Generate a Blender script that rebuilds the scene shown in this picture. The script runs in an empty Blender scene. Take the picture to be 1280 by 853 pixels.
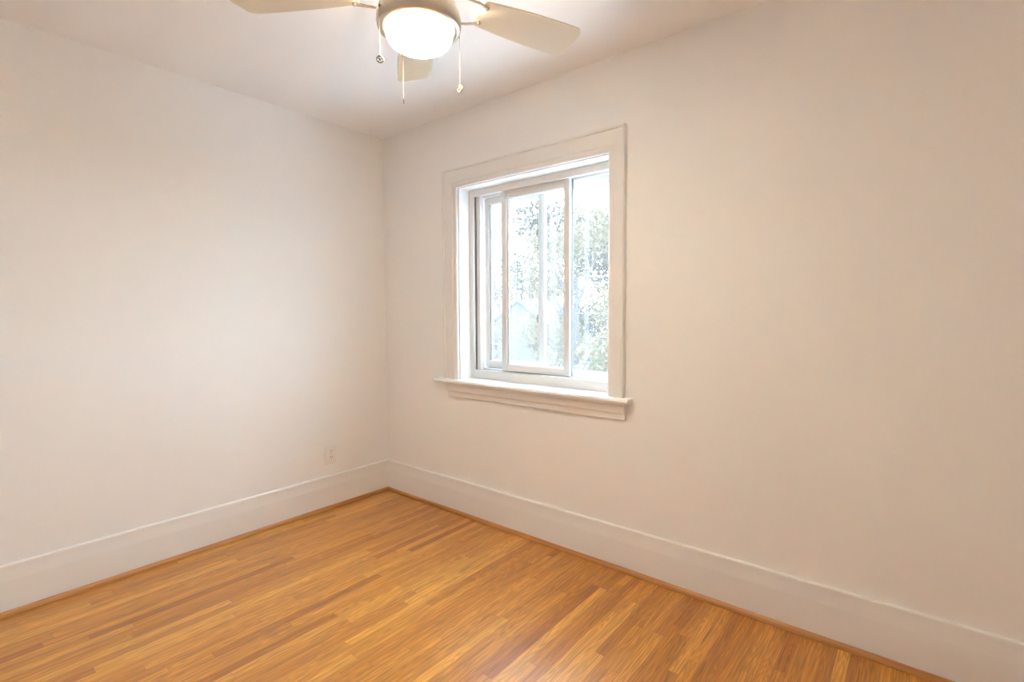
import bpy, bmesh, math, random
import numpy as np
from mathutils import Vector, Matrix

scene = bpy.context.scene
COL = scene.collection
PI = math.pi

# ------------------------------------------------------------------ camera
cam_d = bpy.data.cameras.new('camera')
cam = bpy.data.objects.new('camera', cam_d)
COL.objects.link(cam)
scene.camera = cam
FOC, YAW, PITCH, ROLL = 629.83, -0.6844, -0.0550, -0.0043
cam_d.sensor_fit = 'HORIZONTAL'
cam_d.sensor_width = 36.0
cam_d.lens = FOC / 1280 * 36.0
cam_d.clip_start = 0.02
cam_d.clip_end = 400
F = Vector((math.sin(YAW) * math.cos(PITCH), math.cos(YAW) * math.cos(PITCH), math.sin(PITCH)))
R = Vector((math.cos(YAW), -math.sin(YAW), 0.0))
U = R.cross(F)
cr, sr = math.cos(ROLL), math.sin(ROLL)
R, U = R * cr + U * sr, U * cr - R * sr
CAM = Vector((2.9196, -2.1800, 1.2416))
cam.matrix_world = Matrix(((R.x, U.x, -F.x, CAM.x), (R.y, U.y, -F.y, CAM.y), (R.z, U.z, -F.z, CAM.z), (0, 0, 0, 1)))

# ------------------------------------------------------------------ view
vs = scene.view_settings
scene.display_settings.display_device = 'sRGB'
vs.view_transform = 'Standard'
vs.look = 'None'
vs.gamma = 1.0
vs.use_curve_mapping = False
vs.exposure = -0.05

# ------------------------------------------------------------------ sky, sun, daylight
SKY_STRENGTH = 19.5
SUN_STRENGTH = 3.0
LAMP_STRENGTH = 168.0         # at the bowl's bottom; it thins out towards the rim
BULB_W = 9.0
w = bpy.data.worlds.new('sky')
scene.world = w
w.use_nodes = True
bg = w.node_tree.nodes['Background']
bg.inputs['Color'].default_value = (0.59, 0.81, 1.02, 1)
bg.inputs['Strength'].default_value = SKY_STRENGTH
sun_d = bpy.data.lights.new('sun', 'SUN')
sun_d.energy = SUN_STRENGTH
sun_d.angle = 0.03
sun_d.color = (1.0, 0.95, 0.86)
sun = bpy.data.objects.new('sun', sun_d)
COL.objects.link(sun)
sun.rotation_euler = Vector((-0.58, 0.10, -0.80)).to_track_quat('-Z', 'Y').to_euler()
por_d = bpy.data.lights.new('window_portal', 'AREA')
por_d.shape = 'RECTANGLE'
por_d.size, por_d.size_y = 1.00, 1.13
por = bpy.data.objects.new('window_portal', por_d)
COL.objects.link(por)
por.location = (1.23, 0.30, 1.42)
por.rotation_euler = Vector((0, -1, 0)).to_track_quat('-Z', 'Z').to_euler()
por_d.cycles.is_portal = True
scene.cycles.max_bounces = 14
scene.cycles.diffuse_bounces = 8
scene.cycles.transparent_max_bounces = 24
scene.cycles.sample_clamp_indirect = 0.0
scene.cycles.use_denoising = True


# ------------------------------------------------------------------ materials
def new_mat(name):
    m = bpy.data.materials.new(name)
    m.use_nodes = True
    return m, m.node_tree, m.node_tree.nodes['Principled BSDF']


def nd(nt, kind, **kw):
    n = nt.nodes.new(kind)
    for k, v in kw.items():
        setattr(n, k, v)
    return n


def math_n(nt, op, a, b=None, c=None):
    n = nt.nodes.new('ShaderNodeMath')
    n.operation = op
    for i, v in enumerate((a, b, c)):
        if v is None:
            continue
        if isinstance(v, (int, float)):
            n.inputs[i].default_value = v
        else:
            nt.links.new(v, n.inputs[i])
    return n.outputs[0]


def paint(name, col, rough=0.6, bump=0.0, scale=60.0, spec=0.4, tone=0.0):
    """Painted surface: roller stipple as bump, and an optional slight unevenness of the coat."""
    m, nt, b = new_mat(name)
    b.inputs['Base Color'].default_value = (*col, 1)
    b.inputs['Roughness'].default_value = rough
    b.inputs['Specular IOR Level'].default_value = spec
    tc = nd(nt, 'ShaderNodeTexCoord')
    if bump:
        n = nd(nt, 'ShaderNodeTexNoise')
        n.inputs['Scale'].default_value = scale
        n.inputs['Detail'].default_value = 4
        nt.links.new(tc.outputs['Object'], n.inputs['Vector'])
        bp = nd(nt, 'ShaderNodeBump')
        bp.inputs['Strength'].default_value = bump
        bp.inputs['Distance'].default_value = 0.004
        nt.links.new(n.outputs['Fac'], bp.inputs['Height'])
        nt.links.new(bp.outputs['Normal'], b.inputs['Normal'])
    if tone:
        n2 = nd(nt, 'ShaderNodeTexNoise')
        n2.inputs['Scale'].default_value = 1.3
        nt.links.new(tc.outputs['Object'], n2.inputs['Vector'])
        rp = nd(nt, 'ShaderNodeValToRGB')
        rp.color_ramp.elements[0].color = (*[c * (1 - tone) for c in col], 1)
        rp.color_ramp.elements[1].color = (*[min(1, c * (1 + tone)) for c in col], 1)
        nt.links.new(n2.outputs['Fac'], rp.inputs['Fac'])
        nt.links.new(rp.outputs['Color'], b.inputs['Base Color'])
    return m


def metal(name, col, rough):
    m, nt, b = new_mat(name)
    b.inputs['Base Color'].default_value = (*col, 1)
    b.inputs['Metallic'].default_value = 1
    tc = nd(nt, 'ShaderNodeTexCoord')
    n = nd(nt, 'ShaderNodeTexNoise')
    n.inputs['Scale'].default_value = 40
    mp = nd(nt, 'ShaderNodeMapping')
    mp.inputs['Scale'].default_value = (1, 1, 12)
    nt.links.new(tc.outputs['Object'], mp.inputs['Vector'])
    nt.links.new(mp.outputs['Vector'], n.inputs['Vector'])
    mr = nd(nt, 'ShaderNodeMapRange')
    mr.inputs['To Min'].default_value = rough * 0.92
    mr.inputs['To Max'].default_value = rough * 1.1
    nt.links.new(n.outputs['Fac'], mr.inputs['Value'])
    nt.links.new(mr.outputs['Result'], b.inputs['Roughness'])
    return m


def wood_floor():
    m, nt, b = new_mat('oak_strip_floor')
    L = nt.links.new
    tc = nd(nt, 'ShaderNodeTexCoord')
    sp = nd(nt, 'ShaderNodeSeparateXYZ')
    L(tc.outputs['Object'], sp.inputs[0])
    W = 0.0405
    u = math_n(nt, 'DIVIDE', sp.outputs['X'], W)
    row = math_n(nt, 'FLOOR', u)
    fu = math_n(nt, 'FRACT', u)
    wn = nd(nt, 'ShaderNodeTexWhiteNoise', noise_dimensions='1D')
    L(row, wn.inputs['W'])
    sh = math_n(nt, 'MULTIPLY', wn.outputs['Value'], 9.0)
    ln = math_n(nt, 'MULTIPLY_ADD', wn.outputs['Value'], 0.7, 0.55)
    v = math_n(nt, 'DIVIDE', math_n(nt, 'ADD', sp.outputs['Y'], sh), ln)
    bd = math_n(nt, 'FLOOR', v)
    fv = math_n(nt, 'FRACT', v)
    cb = nd(nt, 'ShaderNodeCombineXYZ')
    L(row, cb.inputs[0])
    L(bd, cb.inputs[1])
    wn2 = nd(nt, 'ShaderNodeTexWhiteNoise', noise_dimensions='2D')
    L(cb.outputs[0], wn2.inputs['Vector'])
    rp = nd(nt, 'ShaderNodeValToRGB')
    e = rp.color_ramp.elements
    e[0].position, e[0].color = 0.0, (0.42, 0.142, 0.014, 1)
    e[1].position, e[1].color = 1.0, (0.78, 0.385, 0.066, 1)
    for p, c in ((0.10, (0.50, 0.188, 0.021, 1)), (0.4, (0.60, 0.246, 0.032, 1)), (0.85, (0.67, 0.292, 0.042, 1))):
        q = e.new(p)
        q.color = c
    L(wn2.outputs['Value'], rp.inputs['Fac'])
    # grain: long streaks along the board, shifted for each board
    cb2 = nd(nt, 'ShaderNodeCombineXYZ')
    L(math_n(nt, 'MULTIPLY', sp.outputs['X'], 95.0), cb2.inputs[0])
    L(math_n(nt, 'MULTIPLY', sp.outputs['Y'], 2.2), cb2.inputs[1])
    L(math_n(nt, 'MULTIPLY', wn2.outputs['Value'], 57.0), cb2.inputs[2])
    n1 = nd(nt, 'ShaderNodeTexNoise')
    n1.inputs['Scale'].default_value = 1.6
    n1.inputs['Detail'].default_value = 6
    n1.inputs['Roughness'].default_value = 0.62
    n1.inputs['Distortion'].default_value = 0.6
    L(cb2.outputs[0], n1.inputs['Vector'])
    # cathedral figure
    cb3 = nd(nt, 'ShaderNodeCombineXYZ')
    L(math_n(nt, 'MULTIPLY', sp.outputs['X'], 24.0), cb3.inputs[0])
    L(math_n(nt, 'MULTIPLY', sp.outputs['Y'], 1.7), cb3.inputs[1])
    L(math_n(nt, 'MULTIPLY', wn2.outputs['Value'], 31.0), cb3.inputs[2])
    n2 = nd(nt, 'ShaderNodeTexNoise')
    n2.inputs['Scale'].default_value = 1.0
    n2.inputs['Detail'].default_value = 2
    L(cb3.outputs[0], n2.inputs['Vector'])
    rings = math_n(nt, 'ABSOLUTE', math_n(nt, 'SINE', math_n(nt, 'MULTIPLY', n2.outputs['Fac'], 46.0)))
    rings = math_n(nt, 'POWER', rings, 3.0)
    g = math_n(nt, 'ADD', math_n(nt, 'MULTIPLY', n1.outputs['Fac'], 0.9), math_n(nt, 'MULTIPLY', rings, 0.16))
    mr = nd(nt, 'ShaderNodeMapRange')
    mr.inputs['From Min'].default_value = 0.25
    mr.inputs['From Max'].default_value = 0.75
    mr.inputs['To Min'].default_value = 0.50
    mr.inputs['To Max'].default_value = 1.30
    L(g, mr.inputs['Value'])
    mx = nd(nt, 'ShaderNodeMix', data_type='RGBA', blend_type='MULTIPLY')
    mx.inputs[0].default_value = 1.0
    L(rp.outputs['Color'], mx.inputs[6])
    L(mr.outputs['Result'], mx.inputs[7])
    # dark mineral streaks and knots here and there
    n3 = nd(nt, 'ShaderNodeTexNoise')
    cb4 = nd(nt, 'ShaderNodeCombineXYZ')
    L(math_n(nt, 'MULTIPLY', sp.outputs['X'], 38.0), cb4.inputs[0])
    L(math_n(nt, 'MULTIPLY', sp.outputs['Y'], 4.5), cb4.inputs[1])
    L(math_n(nt, 'MULTIPLY', wn2.outputs['Value'], 91.0), cb4.inputs[2])
    L(cb4.outputs[0], n3.inputs['Vector'])
    n3.inputs['Scale'].default_value = 0.8
    n3.inputs['Detail'].default_value = 3
    st = nd(nt, 'ShaderNodeMapRange')
    st.inputs['From Min'].default_value = 0.62
    st.inputs['From Max'].default_value = 0.78
    st.inputs['To Min'].default_value = 0.0
    st.inputs['To Max'].default_value = 0.55
    L(n3.outputs['Fac'], st.inputs['Value'])
    mx2 = nd(nt, 'ShaderNodeMix', data_type='RGBA', blend_type='MIX')
    L(st.outputs['Result'], mx2.inputs[0])
    L(mx.outputs[2], mx2.inputs[6])
    mx2.inputs[7].default_value = (0.16, 0.052, 0.012, 1)
    # joints
    ju = math_n(nt, 'LESS_THAN', math_n(nt, 'MINIMUM', fu, math_n(nt, 'SUBTRACT', 1.0, fu)), 0.020)
    dv = math_n(nt, 'MULTIPLY', math_n(nt, 'MINIMUM', fv, math_n(nt, 'SUBTRACT', 1.0, fv)), ln)
    jv = math_n(nt, 'LESS_THAN', dv, 0.0009)
    jo = math_n(nt, 'MULTIPLY', math_n(nt, 'MAXIMUM', ju, jv), 0.42)
    mx3 = nd(nt, 'ShaderNodeMix', data_type='RGBA', blend_type='MIX')
    L(jo, mx3.inputs[0])
    L(mx2.outputs[2], mx3.inputs[6])
    mx3.inputs[7].default_value = (0.17, 0.065, 0.018, 1)
    L(mx3.outputs[2], b.inputs['Base Color'])
    n4 = nd(nt, 'ShaderNodeTexNoise')
    n4.inputs['Scale'].default_value = 3.0
    L(tc.outputs['Object'], n4.inputs['Vector'])
    mr2 = nd(nt, 'ShaderNodeMapRange')
    mr2.inputs['To Min'].default_value = 0.34
    mr2.inputs['To Max'].default_value = 0.46
    L(n4.outputs['Fac'], mr2.inputs['Value'])
    L(mr2.outputs['Result'], b.inputs['Roughness'])
    b.inputs['Coat Weight'].default_value = 1.0
    b.inputs['Coat IOR'].default_value = 1.58
    b.inputs['Coat Roughness'].default_value = 0.33
    b.inputs['Specular IOR Level'].default_value = 0.15
    bp = nd(nt, 'ShaderNodeBump')
    bp.inputs['Strength'].default_value = 0.12
    bp.inputs['Distance'].default_value = 0.002
    L(math_n(nt, 'SUBTRACT', math_n(nt, 'MULTIPLY', n1.outputs['Fac'], 0.5), math_n(nt, 'MAXIMUM', ju, jv)), bp.inputs['Height'])
    L(bp.outputs['Normal'], b.inputs['Normal'])
    return m


def wood_strip(name, axis):
    m, nt, b = new_mat(name)
    tc = nd(nt, 'ShaderNodeTexCoord')
    mp = nd(nt, 'ShaderNodeMapping')
    s = [60, 60, 60]
    s[axis] = 2.0
    mp.inputs['Scale'].default_value = s
    n = nd(nt, 'ShaderNodeTexNoise')
    n.inputs['Scale'].default_value = 1.5
    n.inputs['Detail'].default_value = 4
    rp = nd(nt, 'ShaderNodeValToRGB')
    rp.color_ramp.elements[0].position = 0.3
    rp.color_ramp.elements[0].color = (0.44, 0.190, 0.056, 1)
    rp.color_ramp.elements[1].position = 0.7
    rp.color_ramp.elements[1].color = (0.62, 0.310, 0.105, 1)
    nt.links.new(tc.outputs['Object'], mp.inputs['Vector'])
    nt.links.new(mp.outputs['Vector'], n.inputs['Vector'])
    nt.links.new(n.outputs['Fac'], rp.inputs['Fac'])
    nt.links.new(rp.outputs['Color'], b.inputs['Base Color'])
    b.inputs['Roughness'].default_value = 0.38
    return m


def pane_glass(name, haze=0.05):
    """Window glass: clear, mirror-like by Fresnel, with a thin pale veil that imitates glare from outdoors."""
    m = bpy.data.materials.new(name)
    m.use_nodes = True
    nt = m.node_tree
    nt.nodes.clear()
    out = nd(nt, 'ShaderNodeOutputMaterial')
    tr = nd(nt, 'ShaderNodeBsdfTransparent')
    tr.inputs['Color'].default_value = (0.98, 0.985, 0.985, 1)
    gl = nd(nt, 'ShaderNodeBsdfGlossy')
    gl.inputs['Roughness'].default_value = 0.02
    fr = nd(nt, 'ShaderNodeFresnel')
    # both faces of a pane reflect alike (light is not bent inside it)
    ge = nd(nt, 'ShaderNodeNewGeometry')
    nt.links.new(math_n(nt, 'MULTIPLY_ADD', ge.outputs['Backfacing'], 1 / 1.45 - 1.45, 1.45), fr.inputs['IOR'])
    mx = nd(nt, 'ShaderNodeMixShader')
    nt.links.new(fr.outputs[0], mx.inputs[0])
    nt.links.new(tr.outputs[0], mx.inputs[1])
    nt.links.new(gl.outputs[0], mx.inputs[2])
    veil = nd(nt, 'ShaderNodeBsdfTranslucent')  # milky layer mixed in to stand for veiling glare
    veil.inputs['Color'].default_value = (0.95, 0.82, 0.70, 1)
    mx2 = nd(nt, 'ShaderNodeMixShader')
    mx2.inputs[0].default_value = haze
    nt.links.new(mx.outputs[0], mx2.inputs[1])
    nt.links.new(veil.outputs[0], mx2.inputs[2])
    nt.links.new(mx2.outputs[0], out.inputs[0])
    return m


def leaf_mat(name, c0, c1, scale=1.2):
    m, nt, b = new_mat(name)
    tc = nd(nt, 'ShaderNodeTexCoord')
    n = nd(nt, 'ShaderNodeTexNoise')
    n.inputs['Scale'].default_value = scale
    n.inputs['Detail'].default_value = 3
    rp = nd(nt, 'ShaderNodeValToRGB')
    rp.color_ramp.elements[0].position = 0.35
    rp.color_ramp.elements[0].color = (*c0, 1)
    rp.color_ramp.elements[1].position = 0.65
    rp.color_ramp.elements[1].color = (*c1, 1)
    nt.links.new(tc.outputs['Object'], n.inputs['Vector'])
    nt.links.new(n.outputs['Fac'], rp.inputs['Fac'])
    nt.links.new(rp.outputs['Color'], b.inputs['Base Color'])
    b.inputs['Roughness'].default_value = 0.6
    b.inputs['Specular IOR Level'].default_value = 0.2
    tl = nd(nt, 'ShaderNodeBsdfTranslucent')
    nt.links.new(rp.outputs['Color'], tl.inputs['Color'])
    mx = nd(nt, 'ShaderNodeMixShader')
    mx.inputs[0].default_value = 0.4
    nt.links.new(b.outputs[0], mx.inputs[1])
    nt.links.new(tl.outputs[0], mx.inputs[2])
    nt.links.new(mx.outputs[0], nt.nodes['Material Output'].inputs[0])
    return m


WALL_C = (0.90, 0.895, 0.885)
TRIM_C = (0.84, 0.825, 0.805)
M = {
    'wall': paint('warm_white_wall_paint', WALL_C, 0.62, 0.10, 140, 0.3, 0.012),
    'ceiling': paint('flat_white_ceiling_paint', (0.92, 0.915, 0.91), 0.9, 0.10, 120, 0.2, 0.012),
    'trim': paint('satin_white_trim_paint', TRIM_C, 0.38, 0.03, 40, 0.45),
    'lit_gloss': paint('lit_white_gloss_paint', (0.90, 0.895, 0.885), 0.3, 0.02, 40, 0.5),  # trim white lightened to put window light into jamb and sill
    'vinyl': paint('white_vinyl', (0.80, 0.785, 0.77), 0.35, 0.0, 1, 0.45),
    'seal': paint('dark_grey_weather_seal', (0.20, 0.19, 0.18), 0.7, 0.05, 200),
    'bead': paint('grey_bead_shade_and_fittings', (0.34, 0.38, 0.42), 0.5, 0.02, 200),  # latches, and the shade painted beside the inner sash's bead
    'floor': wood_floor(),
    'shoe_y': wood_strip('oak_shoe_along_left_wall', 1),
    'shoe_x': wood_strip('oak_shoe_along_window_wall', 0),
    'glass': pane_glass('window_glass', 0.005),
    'veiled': pane_glass('veiled_outer_glass', 0.032),  # stronger veil, whitening the view as glare does
    'nickel': metal('brushed_nickel', (0.66, 0.60, 0.52), 0.30),
    'brass': metal('pale_brass_chain', (0.30, 0.24, 0.165), 0.4),
    'pewter': metal('dark_pewter', (0.20, 0.175, 0.14), 0.4),
    'blade': paint('cream_fan_blade', (0.76, 0.685, 0.545), 0.5, 0.02, 30, 0.25),
    'plate': paint('white_plastic_plate', (0.85, 0.83, 0.80), 0.35, 0.0, 1, 0.5),
    'slot': paint('dark_socket_slot', (0.06, 0.05, 0.04), 0.6, 0.02, 100),
    'brick': paint('pale_outside_render', (0.70, 0.68, 0.64), 0.9, 0.2, 60),
    'bounce': paint('pale_bounce_slab', (0.74, 0.75, 0.76), 0.9, 0.2, 20),  # bright surface of the slab that reflects daylight indoors
    'lawn': leaf_mat('lawn', (0.0493, 0.0442, 0.0242), (0.0677, 0.0577, 0.0364), 0.6),
    'asphalt': paint('pale_asphalt', (0.05, 0.047, 0.044), 0.9, 0.2, 30),
    'bark': paint('grey_bark', (0.035, 0.032, 0.030), 0.9, 0.4, 14),
    'siding': paint('white_siding', (0.085, 0.08, 0.075), 0.7, 0.05, 20),
    'roof': paint('grey_shingles', (0.045, 0.047, 0.052), 0.9, 0.3, 20),
    'darkglass': paint('dark_glazing', (0.02, 0.022, 0.026), 0.15, 0.0, 1, 0.6),
    'car': paint('silver_car_paint', (0.10, 0.105, 0.115), 0.25, 0.0, 1, 0.6),
    'tyre': paint('black_tyre', (0.05, 0.05, 0.05), 0.85, 0.1, 60),
    'cable': paint('pale_cable_sheath', (0.07, 0.067, 0.064), 0.5, 0.02, 50),
    'pole': paint('weathered_pole_timber', (0.36, 0.30, 0.25), 0.9, 0.3, 12),
    'leaf_a': leaf_mat('yellow_green_leaves', (0.0503, 0.0403, 0.0183), (0.0883, 0.0625, 0.0312)),
    'leaf_b': leaf_mat('grey_green_leaves', (0.0207, 0.0175, 0.0118), (0.0323, 0.0263, 0.0181)),
    'leaf_c': leaf_mat('pale_green_leaves', (0.0832, 0.0667, 0.0338), (0.1363, 0.0988, 0.0552)),
    'leaf_d': leaf_mat('bright_green_needles', (0.0374, 0.0552, 0.0151), (0.0562, 0.0776, 0.0230)),
}


def globe_mat():
    m = bpy.data.materials.new('lit_opal_glass')
    m.use_nodes = True
    nt = m.node_tree
    b = nt.nodes['Principled BSDF']
    b.inputs['Base Color'].default_value = (0.9, 0.86, 0.8, 1)
    b.inputs['Roughness'].default_value = 0.3
    b.inputs['Emission Color'].default_value = (1.0, 0.885, 0.69, 1)
    # the bulbs sit low in the bowl: its bottom glows most, its rim least
    tc = nd(nt, 'ShaderNodeTexCoord')
    sp = nd(nt, 'ShaderNodeSeparateXYZ')
    nt.links.new(tc.outputs['Generated'], sp.inputs[0])
    mr = nd(nt, 'ShaderNodeMapRange', interpolation_type='SMOOTHSTEP')
    mr.inputs['From Min'].default_value = 0.10
    mr.inputs['From Max'].default_value = 0.48
    mr.inputs['To Min'].default_value = LAMP_STRENGTH
    mr.inputs['To Max'].default_value = LAMP_STRENGTH * 0.012
    nt.links.new(sp.outputs['Z'], mr.inputs['Value'])
    nt.links.new(mr.outputs['Result'], b.inputs['Emission Strength'])
    return m


M['globe'] = globe_mat()


# ------------------------------------------------------------------ mesh helpers
def box(bm, x0, x1, y0, y1, z0, z1, bevel=0.0, seg=2):
    vs_ = [bm.verts.new((x, y, z)) for x in (x0, x1) for y in (y0, y1) for z in (z0, z1)]
    fs = []
    for idx in ((0, 1, 3, 2), (4, 6, 7, 5), (0, 4, 5, 1), (2, 3, 7, 6), (0, 2, 6, 4), (1, 5, 7, 3)):
        fs.append(bm.faces.new([vs_[i] for i in idx]))
    if bevel:
        es = list({e for f in fs for e in f.edges})
        bmesh.ops.bevel(bm, geom=es, offset=bevel, segments=seg, affect='EDGES', profile=0.5)


def prism(bm, pts, fn):
    """Extrude the outline pts: fn(p, s) gives the 3D place of outline point p at end s (0 or 1)."""
    a = [bm.verts.new(fn(p, 0)) for p in pts]
    b = [bm.verts.new(fn(p, 1)) for p in pts]
    n = len(pts)
    for i in range(n):
        j = (i + 1) % n
        bm.faces.new((a[i], a[j], b[j], b[i]))
    bm.faces.new(a[::-1])
    bm.faces.new(b)


def lathe(bm, prof, cx, cy, seg=64, close=False):
    rings = []
    for r, z in prof:
        if r < 1e-5:
            rings.append([bm.verts.new((cx, cy, z))])
        else:
            rings.append([bm.verts.new((cx + r * math.cos(2 * PI * k / seg), cy + r * math.sin(2 * PI * k / seg), z)) for k in range(seg)])
    pairs = list(zip(rings[:-1], rings[1:]))
    if close:
        pairs.append((rings[-1], rings[0]))
    for a, b in pairs:
        for k in range(seg):
            l = (k + 1) % seg
            if len(a) == 1 and len(b) == 1:
                continue
            if len(a) == 1:
                bm.faces.new((a[0], b[l], b[k]))
            elif len(b) == 1:
                bm.faces.new((a[k], a[l], b[0]))
            else:
                bm.faces.new((a[k], a[l], b[l], b[k]))


def tube(bm, pts, rad, seg=8, cap=True):
    pts = [Vector(p) for p in pts]
    rads = rad if isinstance(rad, (list, tuple)) else [rad] * len(pts)
    t0 = (pts[1] - pts[0]).normalized()
    up = Vector((0, 0, 1)) if abs(t0.z) < 0.9 else Vector((1, 0, 0))
    n = t0.cross(up).normalized()
    rings = []
    for i, p in enumerate(pts):
        t = (pts[min(i + 1, len(pts) - 1)] - pts[max(i - 1, 0)]).normalized()
        n = (n - t * n.dot(t)).normalized()
        bb = t.cross(n)
        rings.append([bm.verts.new(p + (n * math.cos(2 * PI * k / seg) + bb * math.sin(2 * PI * k / seg)) * rads[i]) for k in range(seg)])
    for a, b in zip(rings[:-1], rings[1:]):
        for k in range(seg):
            l = (k + 1) % seg
            bm.faces.new((a[k], a[l], b[l], b[k]))
    if cap:
        bm.faces.new(rings[0][::-1])
        bm.faces.new(rings[-1])


def obj(name, bm, m, parent=None, smooth=False, angle=35):
    bmesh.ops.recalc_face_normals(bm, faces=bm.faces[:])
    me = bpy.data.meshes.new(name)
    bm.to_mesh(me)
    bm.free()
    for mm in (m if isinstance(m, (list, tuple)) else [m]):
        me.materials.append(mm)
    if smooth:
        me.polygons.foreach_set('use_smooth', [True] * len(me.polygons))
        me.set_sharp_from_angle(angle=math.radians(angle))
    o = bpy.data.objects.new(name, me)
    COL.objects.link(o)
    if parent:
        o.parent = parent
        o.matrix_parent_inverse = parent.matrix_basis.inverted()
    return o


def empty(name, loc, parent=None):
    o = bpy.data.objects.new(name, None)
    COL.objects.link(o)
    o.empty_display_size = 0.1
    if parent:
        o.parent = parent
        o.matrix_parent_inverse = parent.matrix_basis.inverted()
    o.location = loc
    return o


def thing(o, label, cat, group=None, kind=None):
    o['label'] = label
    o['category'] = cat
    if group:
        o['group'] = group
    if kind:
        o['kind'] = kind
    return o


def struct(o, label, cat):
    o['kind'] = 'structure'
    o['label'] = label
    o['category'] = cat
    return o


def NB():
    return bmesh.new()


# ------------------------------------------------------------------ room shell
H = 2.44
XR, YN = 3.55, -2.75            # right-hand and near walls, both behind the camera's view
TW = 0.30                        # thickness of the window wall
OX0, OX1, OZ0, OZ1 = 0.722, 1.750, 0.838, 1.997   # the window's opening

bm = NB(); box(bm, -0.15, XR + 0.15, YN - 0.15, TW, -0.12, 0.0)
struct(obj('floor', bm, M['floor']), 'honey-coloured narrow strip oak floor running up to the window wall', 'floor')
bm = NB(); box(bm, -0.15, XR + 0.15, YN - 0.15, TW, H, H + 0.12)
struct(obj('ceiling', bm, M['ceiling']), 'plain white flat ceiling above the fan', 'ceiling')
bm = NB(); box(bm, -0.15, 0.0, YN - 0.15, TW, 0.0, H)
struct(obj('wall_left', bm, M['wall']), 'blank white wall at left with one socket low down', 'wall')
bm = NB()
box(bm, 0.0, OX0, 0.0, TW, 0.0, H)
box(bm, OX1, XR + 0.15, 0.0, TW, 0.0, H)
box(bm, OX0, OX1, 0.0, TW, 0.0, OZ0)
box(bm, OX0, OX1, 0.0, TW, OZ1, H)
struct(obj('wall_right', bm, M['wall']), 'white wall at right holding the window', 'wall')
bm = NB(); box(bm, XR, XR + 0.15, YN - 0.15, 0.0, 0.0, H)
struct(obj('wall_back', bm, M['wall']), 'white wall behind the camera, facing the left wall', 'wall')
bm = NB(); box(bm, 0.0, XR, YN - 0.15, YN, 0.0, H)
struct(obj('wall_front', bm, M['wall']), 'white wall behind the camera, facing the window', 'wall')

# baseboards: flat board below, slightly hollowed cap above with a bevelled top
BP = [(0.0, 0.004), (0.0215, 0.004), (0.0215, 0.143), (0.0208, 0.147), (0.0185, 0.162), (0.0160, 0.180), (0.0140, 0.196),
      (0.0142, 0.201), (0.0130, 0.2065), (0.0085, 0.2098), (0.0, 0.211)]
bm = NB(); prism(bm, BP, lambda p, s: (p[0], -p[0] if s else YN, p[1]))
struct(obj('baseboard_left', bm, M['trim'], smooth=True, angle=25), 'tall white baseboard along the left wall', 'baseboard')
bm = NB(); prism(bm, BP, lambda p, s: (XR if s else p[0], -p[0], p[1]))
struct(obj('baseboard_right', bm, M['trim'], smooth=True, angle=25), 'tall white baseboard below the window', 'baseboard')
SP = [(0.0218, 0.0005), (0.036, 0.0005), (0.0355, 0.006), (0.0335, 0.012), (0.030, 0.017), (0.026, 0.0205), (0.0218, 0.0215)]
bm = NB(); prism(bm, SP, lambda p, s: (p[0], -p[0] if s else YN, p[1]))
struct(obj('trim_1', bm, M['shoe_y'], smooth=True, angle=50), 'oak shoe moulding at the foot of the left baseboard', 'moulding')
bm = NB(); prism(bm, SP, lambda p, s: (XR if s else p[0], -p[0], p[1]))
struct(obj('trim_2', bm, M['shoe_x'], smooth=True, angle=50), 'oak shoe moulding at the foot of the baseboard under the window', 'moulding')

# ------------------------------------------------------------------ window
win = empty('window_1', (1.23, 0.0, 0.838))
struct(win, 'white sliding window with wide casing and deep sill', 'window')
CX0, CX1, CZ1 = 0.612, 1.833, 2.110       # casing's outer edges
T = 0.028
# casing profile across its width (d from outer edge, height off the wall): backband, flat, inner bead
WL, WR, WT = OX0 - CX0 + 0.004, CX1 - OX1 + 0.001, CZ1 - OZ1


def cas_prof(wd):
    return [(0.0, 0.0), (0.0, T - 0.003), (0.003, T), (0.011, T), (0.013, T - 0.002), (0.0135, T - 0.005), (0.016, T - 0.006),
            (wd - 0.030, T - 0.006), (wd - 0.028, T - 0.009), (wd - 0.010, T - 0.009), (wd - 0.004, T - 0.011), (wd, T - 0.015), (wd, 0.0)]


def mitre(bm, side):
    """Casing legs meet the head on a mitre."""
    wd = {'l': WL, 'r': WR, 't': WT}[side]
    pr = cas_prof(wd)
    if side == 'l':
        prism(bm, pr, lambda p, s: (CX0 + p[0], -p[1], (CZ1 - p[0] * WT / WL) if s else 0.838))
    elif side == 'r':
        prism(bm, pr, lambda p, s: (CX1 - p[0], -p[1], (CZ1 - p[0] * WT / WR) if s else 0.838))
    else:
        prism(bm, pr, lambda p, s: ((CX1 - p[0] * WR / WT) if s else (CX0 + p[0] * WL / WT), -p[1], CZ1 - p[0]))


for sd, nm in (('l', 'casing_leg'), ('r', 'casing_leg'), ('t', 'casing_head')):
    bm = NB(); mitre(bm, sd)
    obj(nm, bm, M['trim'], win, smooth=True, angle=20)

# stool (sill board) with rounded nose and horns past the casing
bm = NB()
ST = [(-0.052, 0.815), (-0.056, 0.819), (-0.058, 0.826), (-0.056, 0.833), (-0.052, 0.8375), (-0.046, 0.839), (0.0, 0.839), (0.0, 0.815)]
prism(bm, ST, lambda p, s: (1.873 if s else 0.552, p[0], p[1]))
box(bm, OX0, OX1, 0.0, 0.098, 0.815, 0.839)
obj('window_sill', bm, M['lit_gloss'], win, smooth=True, angle=30)
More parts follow.
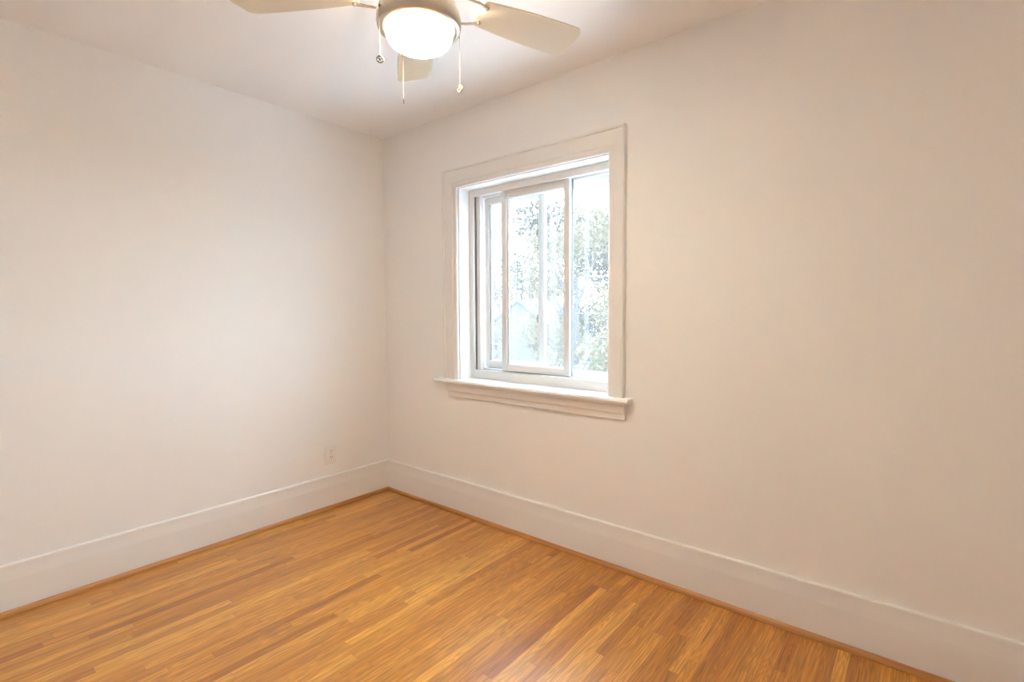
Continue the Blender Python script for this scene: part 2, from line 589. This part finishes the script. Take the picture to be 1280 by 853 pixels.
# apron: flat fascia over a smaller hollow moulding
bm = NB()
AP = [(0.0, 0.815), (0.034, 0.815), (0.034, 0.806), (0.0295, 0.802), (0.0285, 0.771), (0.026, 0.766), (0.019, 0.763), (0.0175, 0.756), (0.0165, 0.734), (0.013, 0.728), (0.0, 0.728)]
prism(bm, AP, lambda p, s: ((1.843 - (0.815 - p[1]) * 0.05) if s else 0.628 + (0.815 - p[1]) * 0.16, -p[0], p[1]))
obj('apron', bm, M['trim'], win, smooth=True, angle=25)
# jamb lining of the recess
bm = NB()
box(bm, OX0 - 0.001, OX0 + 0.012, 0.0, 0.10, 0.839, OZ1)
box(bm, OX1 - 0.012, OX1 + 0.001, 0.0, 0.10, 0.839, OZ1)
box(bm, OX0 + 0.012, OX1 - 0.012, 0.0, 0.10, OZ1 - 0.006, OZ1)
obj('jamb', bm, M['lit_gloss'], win)

# vinyl master frame: face at y=.09, stepping outward in three tracks
bm = NB()


def ring_frame(bm, x0, x1, z0, z1, wl, wr, wb, wt, y0, y1, bev=0.0015):
    box(bm, x0, x0 + wl, y0, y1, z0, z1, bev)
    box(bm, x1 - wr, x1, y0, y1, z0, z1, bev)
    box(bm, x0 + wl, x1 - wr, y0, y1, z0, z0 + wb, bev)
    box(bm, x0 + wl, x1 - wr, y0, y1, z1 - wt, z1, bev)


FX0, FX1, FZ0, FZ1 = OX0 - 0.010, OX1 + 0.005, 0.832, OZ1 + 0.006
ring_frame(bm, FX0, FX1, FZ0, FZ1, 0.0525, 0.062, 0.060, 0.050, 0.090, 0.104)
# channels behind the face: three fins head and foot, tan liner at the side
ring_frame(bm, FX0, FX1, FZ0, FZ1, 0.050, 0.070, 0.056, 0.042, 0.1035, 0.26, 0.0)
for y, d in ((0.148, 0.012), (0.152, 0.0), (0.205, 0.020), (0.250, 0.030)):
    if d:
        box(bm, FX0 + 0.05, FX1 - 0.07, y - 0.0025, y + 0.0025, FZ0 + 0.055, FZ0 + 0.058 + d, 0.0008)
        box(bm, FX0 + 0.05, FX1 - 0.07, y - 0.0025, y + 0.0025, FZ1 - 0.044 - d, FZ1 - 0.041, 0.0008)
box(bm, FX0 + 0.049, FX0 + 0.050 + 0.036, 0.1135, 0.150, FZ0 + 0.055, FZ1 - 0.041, 0.001)
obj('frame', bm, M['vinyl'], win, smooth=True, angle=30)
bm = NB()
box(bm, FX0 + 0.0525, FX0 + 0.0565, 0.1055, 0.114, FZ0 + 0.060, FZ1 - 0.050)
obj('weather_strip', bm, M['seal'], win)


def sash(name, x0, x1, z0, z1, y0, y1, wl, wr, wb, wt, bead_l):
    bm = NB()
    ring_frame(bm, x0, x1, z0, z1, wl, wr, wb, wt, y0, y1, 0.002)
    s = obj(name, bm, M['vinyl'], win, smooth=True, angle=30)
    # glazing bead round the pane
    bm = NB()
    ring_frame(bm, x0 + wl - 0.001, x1 - wr + 0.001, z0 + wb - 0.001, z1 - wt + 0.001, bead_l, 0.008, 0.005, 0.005, y0 + 0.010, y1 - 0.004, 0.001)
    obj('glazing_bead', bm, M['vinyl'], s, smooth=True, angle=30)
    bm = NB()
    yy = (y0 + y1) / 2
    box(bm, x0 + wl + 0.001, x1 - wr - 0.001, yy - 0.002, yy + 0.002, z0 + wb + 0.001, z1 - wt - 0.001)
    obj('pane', bm, M['glass'], s)
    return s


# inner sash, slid to the right, and the sash behind it at left
sa = sash('sash', 0.970, 1.447, 0.899, 1.958, 0.112, 0.140, 0.036, 0.036, 0.040, 0.048, 0.012)
sb = sash('sash', 0.795, 1.244, 0.907, 1.945, 0.156, 0.192, 0.034, 0.036, 0.042, 0.040, 0.010)
for s_, x0, x1, z0, z1, y in ((sa, 0.970, 1.447, 0.899, 1.958, 0.122), (sb, 0.806, 1.24, 0.907, 1.945, 0.166)):
    bm = NB()
    box(bm, x0, x1, y, y + 0.008, z1, z1 + 0.004)
    box(bm, x0, x1, y, y + 0.008, z0 - 0.004, z0)
    obj('seal', bm, M['seal'], s_)
bm = NB(); box(bm, 1.4468, 1.4500, 0.133, 0.150, 0.899, 1.956)
obj('meeting_seal', bm, M['seal'], sa)
bm = NB(); box(bm, 1.2435, 1.2465, 0.158, 0.170, 0.907, 1.945)
obj('meeting_seal', bm, M['bead'], sb)
bm = NB(); box(bm, 1.0046, 1.0180, 0.1245, 0.1375, 0.940, 1.909)
obj('bead_strip', bm, M['bead'], sa)  # blue-grey strip painted as the shade on the glazing bead
bm = NB(); box(bm, 0.8395, 0.8435, 0.164, 0.180, 0.949, 1.904)
obj('bead_strip', bm, M['bead'], sb)
# finger latches on the rear sash's right stile
for z in (1.21, 1.70):
    bm = NB()
    box(bm, 1.2015, 1.2100, 0.150, 0.157, z - 0.022, z + 0.022, 0.002)
    box(bm, 1.2000, 1.2050, 0.147, 0.153, z - 0.006, z + 0.006, 0.001)
    obj('latch', bm, M['bead'], sb)

# outer pane, added to lay a pale glare veil over the view
bm = NB()
box(bm, FX0 + 0.049, FX1 - 0.069, 0.232, 0.236, FZ0 + 0.055, FZ1 - 0.041)
obj('veil_pane', bm, M['veiled'], win)

# outside sill
bm = NB()
prism(bm, [(0.255, 0.80), (0.40, 0.78), (0.40, 0.83), (0.255, 0.862)], lambda p, s: (OX1 + 0.05 if s else OX0 - 0.05, p[0], p[1]))
obj('outer_sill', bm, M['trim'], win)

# ------------------------------------------------------------------ wall socket
so = empty('wall_socket', (0.0, -0.447, 0.346))
thing(so, 'white double wall socket low on the left wall near the corner', 'outlet')
bm = NB(); box(bm, 0.0, 0.006, -0.485, -0.409, 0.283, 0.409, 0.0025)
obj('cover_plate', bm, M['plate'], so, smooth=True)
for zc in (0.366, 0.326):
    bm = NB()
    n = 20
    pts = [(-0.447 + 0.0165 * max(-0.82, min(0.82, math.cos(2 * PI * k / n))) / 0.82, zc + 0.0145 * math.sin(2 * PI * k / n)) for k in range(n)]
    prism(bm, pts, lambda p, s: (0.0085 if s else 0.005, p[0], p[1]))
    rc = obj('receptacle', bm, M['plate'], so)
    for dy, hh in ((-0.0065, 0.0045), (0.0065, 0.0038)):
        bm = NB(); box(bm, 0.0082, 0.0088, -0.447 + dy - 0.0013, -0.447 + dy + 0.0013, zc + 0.003 - hh, zc + 0.003 + hh)
        obj('slot', bm, M['slot'], rc)
    bm = NB()
    prism(bm, [(0.0024 * math.cos(2 * PI * k / 10), 0.0024 * math.sin(2 * PI * k / 10)) for k in range(10)],
          lambda p, s: (0.0088 if s else 0.0082, -0.447 + p[0], zc - 0.008 + p[1]))
    obj('ground_hole', bm, M['slot'], rc)
bm = NB()
prism(bm, [(0.003 * math.cos(2 * PI * k / 12), 0.003 * math.sin(2 * PI * k / 12)) for k in range(12)],
      lambda p, s: (0.0072 if s else 0.0055, -0.447 + p[0], 0.346 + p[1]))
obj('screw', bm, M['nickel'], so)

# ------------------------------------------------------------------ ceiling fan
HX, HY, HZ = 1.7307, -1.153, 2.095
fan = empty('ceiling_fan', (HX, HY, H))
thing(fan, 'cream-bladed ceiling fan with glowing round glass bowl and pull chains', 'ceiling fan')
# canopy, neck and motor
bm = NB(); lathe(bm, [(0.0, H), (0.070, H), (0.070, H - 0.012), (0.062, H - 0.035), (0.040, H - 0.052), (0.020, H - 0.058), (0.0, H - 0.058)], HX, HY)
obj('canopy', bm, M['nickel'], fan, smooth=True)
bm = NB(); lathe(bm, [(0.0, H - 0.055), (0.016, H - 0.055), (0.016, 2.345), (0.0, 2.345)], HX, HY, 24)
obj('downrod', bm, M['nickel'], fan, smooth=True)
bm = NB(); lathe(bm, [(0.0, 2.350), (0.035, 2.350), (0.075, 2.342), (0.108, 2.322), (0.122, 2.295), (0.124, 2.262), (0.118, 2.238), (0.100, 2.226), (0.0, 2.226)], HX, HY)
obj('motor_housing', bm, M['nickel'], fan, smooth=True)
bm = NB(); lathe(bm, [(0.0, 2.228), (0.085, 2.228), (0.085, 2.204), (0.0, 2.204)], HX, HY, 48)
obj('flywheel', bm, M['nickel'], fan, smooth=True)
bm = NB(); lathe(bm, [(0.0, 2.206), (0.052, 2.206), (0.056, 2.190), (0.056, 2.172), (0.0, 2.172)], HX, HY, 48)
obj('switch_housing', bm, M['nickel'], fan, smooth=True)
# light kit: nickel bowl with vent slots round its shoulder
bm = NB()
SEG = 120
prof = [(0.0, 0.080), (0.054, 0.080), (0.088, 0.074), (0.103, 0.066), (0.1125, 0.054), (0.1135, 0.046), (0.120, 0.036), (0.1235, 0.020), (0.1245, 0.004),
        (0.1232, -0.004), (0.1205, -0.0105), (0.1150, -0.0135), (0.1085, -0.0140), (0.1045, -0.0125), (0.1025, -0.009), (0.1015, 0.000), (0.105, 0.006), (0.116, 0.010)]
rings = []
for r, dz in prof:
    if r == 0:
        rings.append([bm.verts.new((HX, HY, HZ + dz))])
    else:
        rings.append([bm.verts.new((HX + r * math.cos(2 * PI * k / SEG), HY + r * math.sin(2 * PI * k / SEG), HZ + dz)) for k in range(SEG)])
for i, (a, b) in enumerate(zip(rings[:-1], rings[1:])):
    for k in range(SEG):
        l = (k + 1) % SEG
        if i in (2, 3) and k % 5 in (0, 1, 2):          # open vents
            continue
        if len(a) == 1:
            bm.faces.new((a[0], b[l], b[k]))
        else:
            bm.faces.new((a[k], a[l], b[l], b[k]))
kit = obj('light_fitter', bm, M['nickel'], fan, smooth=True)
bm = NB()
gp = [(0.0965, 0.004), (0.098, -0.006), (0.0992, -0.018), (0.0992, -0.026), (0.0975, -0.034), (0.093, -0.0425), (0.085, -0.051), (0.072, -0.0585), (0.055, -0.0635), (0.035, -0.0665), (0.015, -0.0678), (0.0, -0.068)]
gp = gp + [(max(r - 0.003, 0.0), z + 0.003) for r, z in gp[::-1]]
lathe(bm, [(r, HZ + z) for r, z in gp], HX, HY)
gl_o = obj('glass_bowl', bm, M['globe'], fan, smooth=True, angle=80)
gl_o['label'] = 'glowing white glass bowl'
bulb_d = bpy.data.lights.new('bulb', 'POINT')
bulb_d.energy = BULB_W
bulb_d.color = (1.0, 0.90, 0.78)
bulb_d.shadow_soft_size = 0.012
bulb = bpy.data.objects.new('bulb', bulb_d)
COL.objects.link(bulb)
bulb.location = (HX, HY, HZ + 0.016)
bulb.parent = fan
bulb.matrix_parent_inverse = fan.matrix_basis.inverted()

# blades on forked irons; the leading edge hangs lower
BZ = 2.190
for kb in range(5):
    ang = math.radians(69.5 + 72 * kb)
    ca, sa_ = math.cos(ang), math.sin(ang)
    pit = math.radians(13)

    def bl(r, t, dz):
        # r along the blade, t across it (counter-clockwise), dz off its plane
        z = BZ - t * math.sin(pit) + dz * math.cos(pit)
        t2 = t * math.cos(pit) + dz * math.sin(pit)
        return (HX + ca * r - sa_ * t2, HY + sa_ * r + ca * t2, z)

    n = 10
    out = []
    # root end (narrow, rounded), then out along the trailing edge, round the tip and back
    out = [(0.196, 0.034), (0.196, -0.034), (0.201, -0.045)]
    for i in range(n + 1):
        f = i / n
        out.append((0.21 + f * 0.31, -(0.050 + 0.019 * (1 - (1 - f) ** 2))))
    for i in range(1, 7):
        a = -PI / 2 + i * PI / 14
        out.append((0.535 + 0.030 * math.cos(a), -0.039 + 0.030 * math.sin(a)))
    for i in range(1, 7):
        a = i * PI / 14
        out.append((0.535 + 0.030 * math.cos(a) + 0.0, 0.039 + 0.030 * math.sin(a)))
    for i in range(n + 1):
        f = 1 - i / n
        out.append((0.21 + f * 0.31, (0.050 + 0.019 * (1 - (1 - f) ** 2))))
    out.append((0.201, 0.045))
    bm = NB()
    prism(bm, out, lambda p, s: bl(p[0], p[1], 0.003 if s else -0.003))
    blade = obj('blade', bm, M['blade'], fan)
    bm = NB()
    for sg in (-1, 1):
        P_ = [(0.070, sg * 0.012, 0.016), (0.090, sg * 0.020, 0.012), (0.110, sg * 0.034, 0.002), (0.130, sg * 0.046, -0.010), (0.150, sg * 0.049, -0.013), (0.175, sg * 0.045, -0.010), (0.200, sg * 0.036, -0.0065), (0.216, sg * 0.030, -0.0055)]
        tube(bm, [bl(*q) for q in P_], [0.006, 0.0050, 0.0042, 0.0038, 0.0038, 0.0042, 0.0055, 0.006], 8)
        c_ = bl(0.212, sg * 0.031, -0.006)
        tmp = bmesh.ops.create_uvsphere(bm, u_segments=12, v_segments=6, radius=0.007)
        bmesh.ops.translate(bm, verts=tmp['verts'], vec=c_)
    obj('blade_iron', bm, M['nickel'], blade, smooth=True)

# pull chains: bead chain on a short arm, with a pendant


def chain(ang_px, r, z_top, z_bot, kind):
    x, y = HX + r * math.cos(ang_px), HY + r * math.sin(ang_px)
    bm = NB()
    tube(bm, [(HX + (r - 0.02) * math.cos(ang_px), HY + (r - 0.02) * math.sin(ang_px), z_top), (x, y, z_top), (x, y, z_top - 0.006)], 0.0022, 6)
    nb = int((z_top - z_bot) / 0.0026)
    for i in range(nb):
        zc = z_top - 0.006 - i * 0.0026
        tmp = bmesh.ops.create_icosphere(bm, subdivisions=1, radius=0.0010)
        bmesh.ops.translate(bm, verts=tmp['verts'], vec=(x, y, zc))
    tube(bm, [(x, y, z_top), (x, y, z_bot)], 0.0005, 5)
    ch = obj('pull_chain', bm, M['brass'], fan, smooth=True, angle=60)
    zc = z_bot - 0.0115
    if kind == 'filigree':            # round openwork disc facing the camera
        bm = NB()
        d = Vector((CAM.x - x, CAM.y - y, 0)).normalized()
        s = Vector((-d.y, d.x, 0))
        c0 = Vector((x, y, zc))
        ringp = [c0 + (s * math.cos(2 * PI * k / 24) + Vector((0, 0, 1)) * math.sin(2 * PI * k / 24)) * 0.0092 for k in range(25)]
        tube(bm, ringp, 0.0017, 6)
        for k in range(5):
            a = PI / 2 + 2 * PI * k / 5
            e_ = c0 + (s * math.cos(a) + Vector((0, 0, 1)) * math.sin(a)) * 0.0085
            tube(bm, [c0, e_], 0.0012, 6)
        tmp = bmesh.ops.create_uvsphere(bm, u_segments=10, v_segments=6, radius=0.0028)
        bmesh.ops.translate(bm, verts=tmp['verts'], vec=c0)
        obj('pendant', bm, M['pewter'], ch, smooth=True)
    elif kind == 'edge':              # same disc turned edge-on
        bm = NB()
        d = Vector((CAM.x - x, CAM.y - y, 0)).normalized()
        c0 = Vector((x, y, zc))
        up = Vector((0, 0, 1))
        ringp = [c0 + (d * math.cos(2 * PI * k / 24) + up * math.sin(2 * PI * k / 24)) * 0.0092 for k in range(25)]
        tube(bm, ringp, 0.0017, 6)
        for k in range(5):
            a = PI / 2 + 2 * PI * k / 5
            tube(bm, [c0, c0 + (d * math.cos(a) + up * math.sin(a)) * 0.0085], 0.0012, 6)
        obj('pendant', bm, M['pewter'], ch, smooth=True)
    else:                             # turned three-quarter, small boss in the middle
        bm = NB()
        d = Vector((CAM.x - x, CAM.y - y, 0)).normalized()
        s = Vector((-d.y, d.x, 0)) * 0.75 + d * 0.66
        up = Vector((0, 0, 1))
        c0 = Vector((x, y, zc))
        ringp = [c0 + (s * math.cos(2 * PI * k / 24) + up * math.sin(2 * PI * k / 24)) * 0.0092 for k in range(25)]
        tube(bm, ringp, 0.0021, 6)
        for k in range(5):
            a = -PI / 2 + 2 * PI * k / 5
            tube(bm, [c0, c0 + (s * math.cos(a) + up * math.sin(a)) * 0.0085], 0.0014, 6)
        tmp = bmesh.ops.create_uvsphere(bm, u_segments=10, v_segments=6, radius=0.0035)
        bmesh.ops.translate(bm, verts=tmp['verts'], vec=c0)
        obj('pendant', bm, M['brass'], ch, smooth=True)
    return ch


def px_ray(x, y):
    return F + R * ((x - 640) / FOC) + U * ((426.5 - y) / FOC)


def on_ring(px, py, r, far):
    """Angle round the fitter's rim (radius r) seen in the direction of px, on its near or far side."""
    d = px_ray(px, py)
    d2 = Vector((d.x, d.y)).normalized()
    o = Vector((CAM.x - HX, CAM.y - HY))
    b_ = o.dot(d2)
    c_ = o.dot(o) - r * r
    q = max(b_ * b_ - c_, 0.0) ** 0.5
    t = -b_ + (q if far else -q)
    p = o + d2 * t
    return math.atan2(p.y, p.x)


chain(on_ring(474.5, 40, 0.127, False), 0.127, 2.110, 1.972, 'filigree')
chain(on_ring(503.5, 60, 0.127, True), 0.127, 2.100, 1.935, 'edge')
chain(on_ring(574.3, 60, 0.127, True), 0.127, 2.095, 1.950, 'boss')

# ------------------------------------------------------------------ outside, seen through the window
GZ = -3.3


def at(px, Y, z):
    d = px_ray(px, 392)
    t = (Y - CAM.y) / d.y
    return Vector((CAM.x + d.x * t, Y, z))


bm = NB(); box(bm, -20, 20, 0.5, 7.2, GZ - 0.3, GZ + 0.03)  # mostly hidden pale ground, added to throw daylight up at the ceiling
thing(obj('bounce_slab', bm, M['bounce']), 'pale slab below the window, added to bounce daylight up to the ceiling', 'bounce_slab', kind='structure')
bm = NB(); box(bm, -60, 60, 7.2, 90, GZ - 0.3, GZ)
thing(obj('lawn', bm, M['lawn']), 'pale green ground far below the window', 'lawn', kind='structure')
bm = NB(); box(bm, -60, 60, 17.0, 22.5, GZ, GZ + 0.02)
thing(obj('street', bm, M['asphalt']), 'pale grey street running across beyond the front lawn', 'street', kind='structure')


def leaves(name, centres, n, size, m, parent, seed, flat=0.85):
    """One crown: n small pointed leaves scattered through the given blobs (centre, radii)."""
    rg = np.random.default_rng(seed)
    wts = np.array([r[0] * r[1] * r[2] for _, r in centres]) ** 0.7
    ids = rg.choice(len(centres), n, p=wts / wts.sum())
    c = np.array([list(q[0]) for q in centres])[ids]
    rr = np.array([q[1] for q in centres])[ids]
    v = rg.normal(size=(n, 3))
    v /= np.linalg.norm(v, axis=1)[:, None]
    rad = rg.random(n) ** 0.45
    p = c + v * rr * rad[:, None]
    a = rg.normal(size=(n, 3)); a /= np.linalg.norm(a, axis=1)[:, None]
    b = np.cross(a, rg.normal(size=(n, 3))); b /= np.linalg.norm(b, axis=1)[:, None]
    s = size * (0.6 + 0.8 * rg.random(n))[:, None]
    q = np.stack([p - a * s, p + b * s * 0.5, p + a * s, p - b * s * 0.5], 1).reshape(-1, 3)
    me = bpy.data.meshes.new(name)
    me.from_pydata(q.tolist(), [], (np.arange(n * 4).reshape(-1, 4)).tolist())
    me.materials.append(m)
    o = bpy.data.objects.new(name, me)
    COL.objects.link(o)
    o.parent = parent
    o.matrix_parent_inverse = parent.matrix_basis.inverted()
    return o


def tree(base, h, rad, m, label, seed, n, size, low=0.35, group='trees outside the window'):
    rnd = random.Random(seed)
    t = empty('tree', base)
    thing(t, label, 'tree', group)
    bm = NB()
    top = Vector(base) + Vector((rnd.uniform(-0.3, 0.3), rnd.uniform(-0.3, 0.3), h * 0.75))
    b0 = Vector(base)
    tube(bm, [b0, b0.lerp(top, 0.3) + Vector((0.08, 0, 0)), b0.lerp(top, 0.65), top], [0.20, 0.15, 0.10, 0.04], 8)
    blobs = []
    for k in range(13):
        f = rnd.uniform(low, 0.9)
        a = rnd.uniform(0, 2 * PI)
        p0 = b0.lerp(top, max(0.25, f - 0.1))
        wide = rad * (1.0 - abs(f - 0.6) * 0.9)
        p1 = b0 + Vector((math.cos(a) * wide * 0.7, math.sin(a) * wide * 0.7, h * f))
        tube(bm, [p0, p0.lerp(p1, 0.5) + Vector((0, 0, 0.1)), p1], [0.06, 0.04, 0.015], 6)
        s = rnd.uniform(0.32, 0.55) * rad
        blobs.append((p1, (s, s, s * 0.8)))
    blobs.append((b0 + Vector((0, 0, h * 0.85)), (rad * 0.5, rad * 0.5, h * 0.14)))
    obj('trunk', bm, M['bark'], t, smooth=True)
    leaves('crown', blobs, n, size, m, t, seed)
    return t


tree((-10.4, 11.0, GZ), 7.4, 1.9, M['leaf_a'], 'yellow-green tree seen past the left end of the window', 3, 6500, 0.085)
tree((-5.3, 11.0, GZ), 7.9, 1.95, M['leaf_c'], 'pale green leafy tree filling the open right end of the window', 8, 6500, 0.085, 0.3)
tree((-28.0, 27.0, GZ), 11.4, 3.4, M['leaf_b'], 'far grey-green tree across the street, left of the white house', 11, 7000, 0.16, 0.15)
tree((-16.3, 27.0, GZ), 12.4, 3.6, M['leaf_b'], 'far grey-green tree across the street, right of the white house', 5, 8000, 0.16, 0.12)
tree((-7.2, 27.0, GZ), 10.0, 3.1, M['leaf_a'], 'far yellowish tree across the street, behind the pale green tree', 17, 6000, 0.16, 0.15)
tree((-21.5, 53.0, GZ), 19.0, 6.4, M['leaf_b'], 'tall distant grey-green tree rising behind the white house', 29, 9000, 0.26, 0.1)
tree((-36.0, 53.0, GZ), 18.0, 6.0, M['leaf_b'], 'tall distant grey-green tree far to the left of the white house', 31, 7000, 0.26, 0.1)
tree((-7.0, 53.0, GZ), 18.0, 6.0, M['leaf_b'], 'tall distant grey-green tree far to the right of the white house', 37, 7000, 0.26, 0.1)

# conical shrub by the right end of the window
cb_ = at(745, 7.9, GZ)
sh_ = empty('conical_shrub', cb_)
thing(sh_, 'slim bright green conical evergreen low at the right end of the window', 'shrub')
bm = NB(); tube(bm, [cb_, cb_ + Vector((0, 0, 3.1))], [0.07, 0.02], 8)
obj('trunk', bm, M['bark'], sh_, smooth=True)
leaves('foliage', [(cb_ + Vector((0, 0, 0.35 + 3.2 * f)), (0.55 * (1.02 - f), 0.55 * (1.02 - f), 0.35)) for f in (0, .14, .28, .42, .56, .7, .84, .95)], 3600, 0.055, M['leaf_d'], sh_, 23)

# white house across the street
hb = at(648, 34, GZ)
ho = empty('house', hb)
thing(ho, 'small white gabled house far behind the trees', 'house')
bm = NB()
prism(bm, [(-3.0, 0), (3.0, 0), (3.0, 3.6), (0, 5.6), (-3.0, 3.6)], lambda p, s: (hb.x + p[0], hb.y + (7.0 if s else 0.0), GZ + p[1]))
obj('wall', bm, M['siding'], ho)
for sg in (-1, 1):
    bm = NB()
    prism(bm, [(0, 5.62), (sg * 3.4, 3.36), (sg * 3.4, 3.54), (0, 5.80)], lambda p, s: (hb.x + p[0], hb.y + (7.2 if s else -0.3), GZ + p[1]))
    obj('roof', bm, M['roof'], ho)
for dx in (-1.5, 1.5):
    bm = NB(); ring_frame(bm, hb.x + dx - 0.55, hb.x + dx + 0.55, GZ + 1.4, GZ + 2.8, 0.08, 0.08, 0.08, 0.08, hb.y - 0.04, hb.y + 0.02, 0.0)
    wf = obj('window', bm, M['siding'], ho)
    bm = NB(); box(bm, hb.x + dx - 0.47, hb.x + dx + 0.47, hb.y - 0.02, hb.y + 0.01, GZ + 1.48, GZ + 2.72)
    obj('pane', bm, M['darkglass'], wf)

# parked car
cc = at(652, 20.6, GZ + 0.02)
car = empty('car', cc)
thing(car, 'silver car parked on the street behind the trees', 'car')
bm = NB()
body = [(-2.1, 0.30), (2.1, 0.30), (2.15, 0.62), (1.95, 0.82), (1.15, 0.92), (-1.75, 0.95), (-2.1, 0.80)]
prism(bm, body, lambda p, s: (cc.x + p[0], cc.y + (0.85 if s else -0.85), cc.z + p[1]))
obj('body', bm, M['car'], car)
bm = NB()
prism(bm, [(-1.7, 0.93), (1.05, 0.91), (0.45, 1.42), (-1.15, 1.44)], lambda p, s: (cc.x + p[0], cc.y + (0.74 if s else -0.74), cc.z + p[1]))
cab = obj('cabin', bm, M['car'], car)
bm = NB()
prism(bm, [(-1.45, 0.97), (-0.4, 0.97), (-0.4, 1.37), (-1.05, 1.37)], lambda p, s: (cc.x + p[0], cc.y + (-0.73 if s else -0.755), cc.z + p[1]))
prism(bm, [(-0.32, 0.97), (0.78, 0.97), (0.38, 1.37), (-0.32, 1.37)], lambda p, s: (cc.x + p[0], cc.y + (-0.73 if s else -0.755), cc.z + p[1]))
obj('side_window', bm, M['darkglass'], cab)
for dx in (-1.3, 1.3):
    for dy in (-0.80, 0.80):
        bm = NB()
        prism(bm, [(0.32 * math.cos(2 * PI * k / 20), 0.32 * math.sin(2 * PI * k / 20)) for k in range(20)],
              lambda p, s: (cc.x + dx + p[0], cc.y + dy + (0.1 if s else -0.1), cc.z + 0.32 + p[1]))
        obj('wheel', bm, M['tyre'], car)

# overhead cables
for k, (z0, z1, sag, lab) in enumerate(((1.62, 1.66, 0.12, 'upper pale utility cable crossing behind the window'),
                                       (1.32, 1.34, 0.10, 'lower pale utility cable crossing behind the window'))):
    bm = NB()
    A, B = Vector((-9, 7.6, z0)), Vector((9, 7.6, z1))
    tube(bm, [A.lerp(B, i / 30) + Vector((0, 0, -sag * 4 * (i / 30) * (1 - i / 30))) for i in range(31)], 0.0045, 6)
    thing(obj('utility_cable', bm, M['cable']), lab, 'cable', 'utility cables outside')
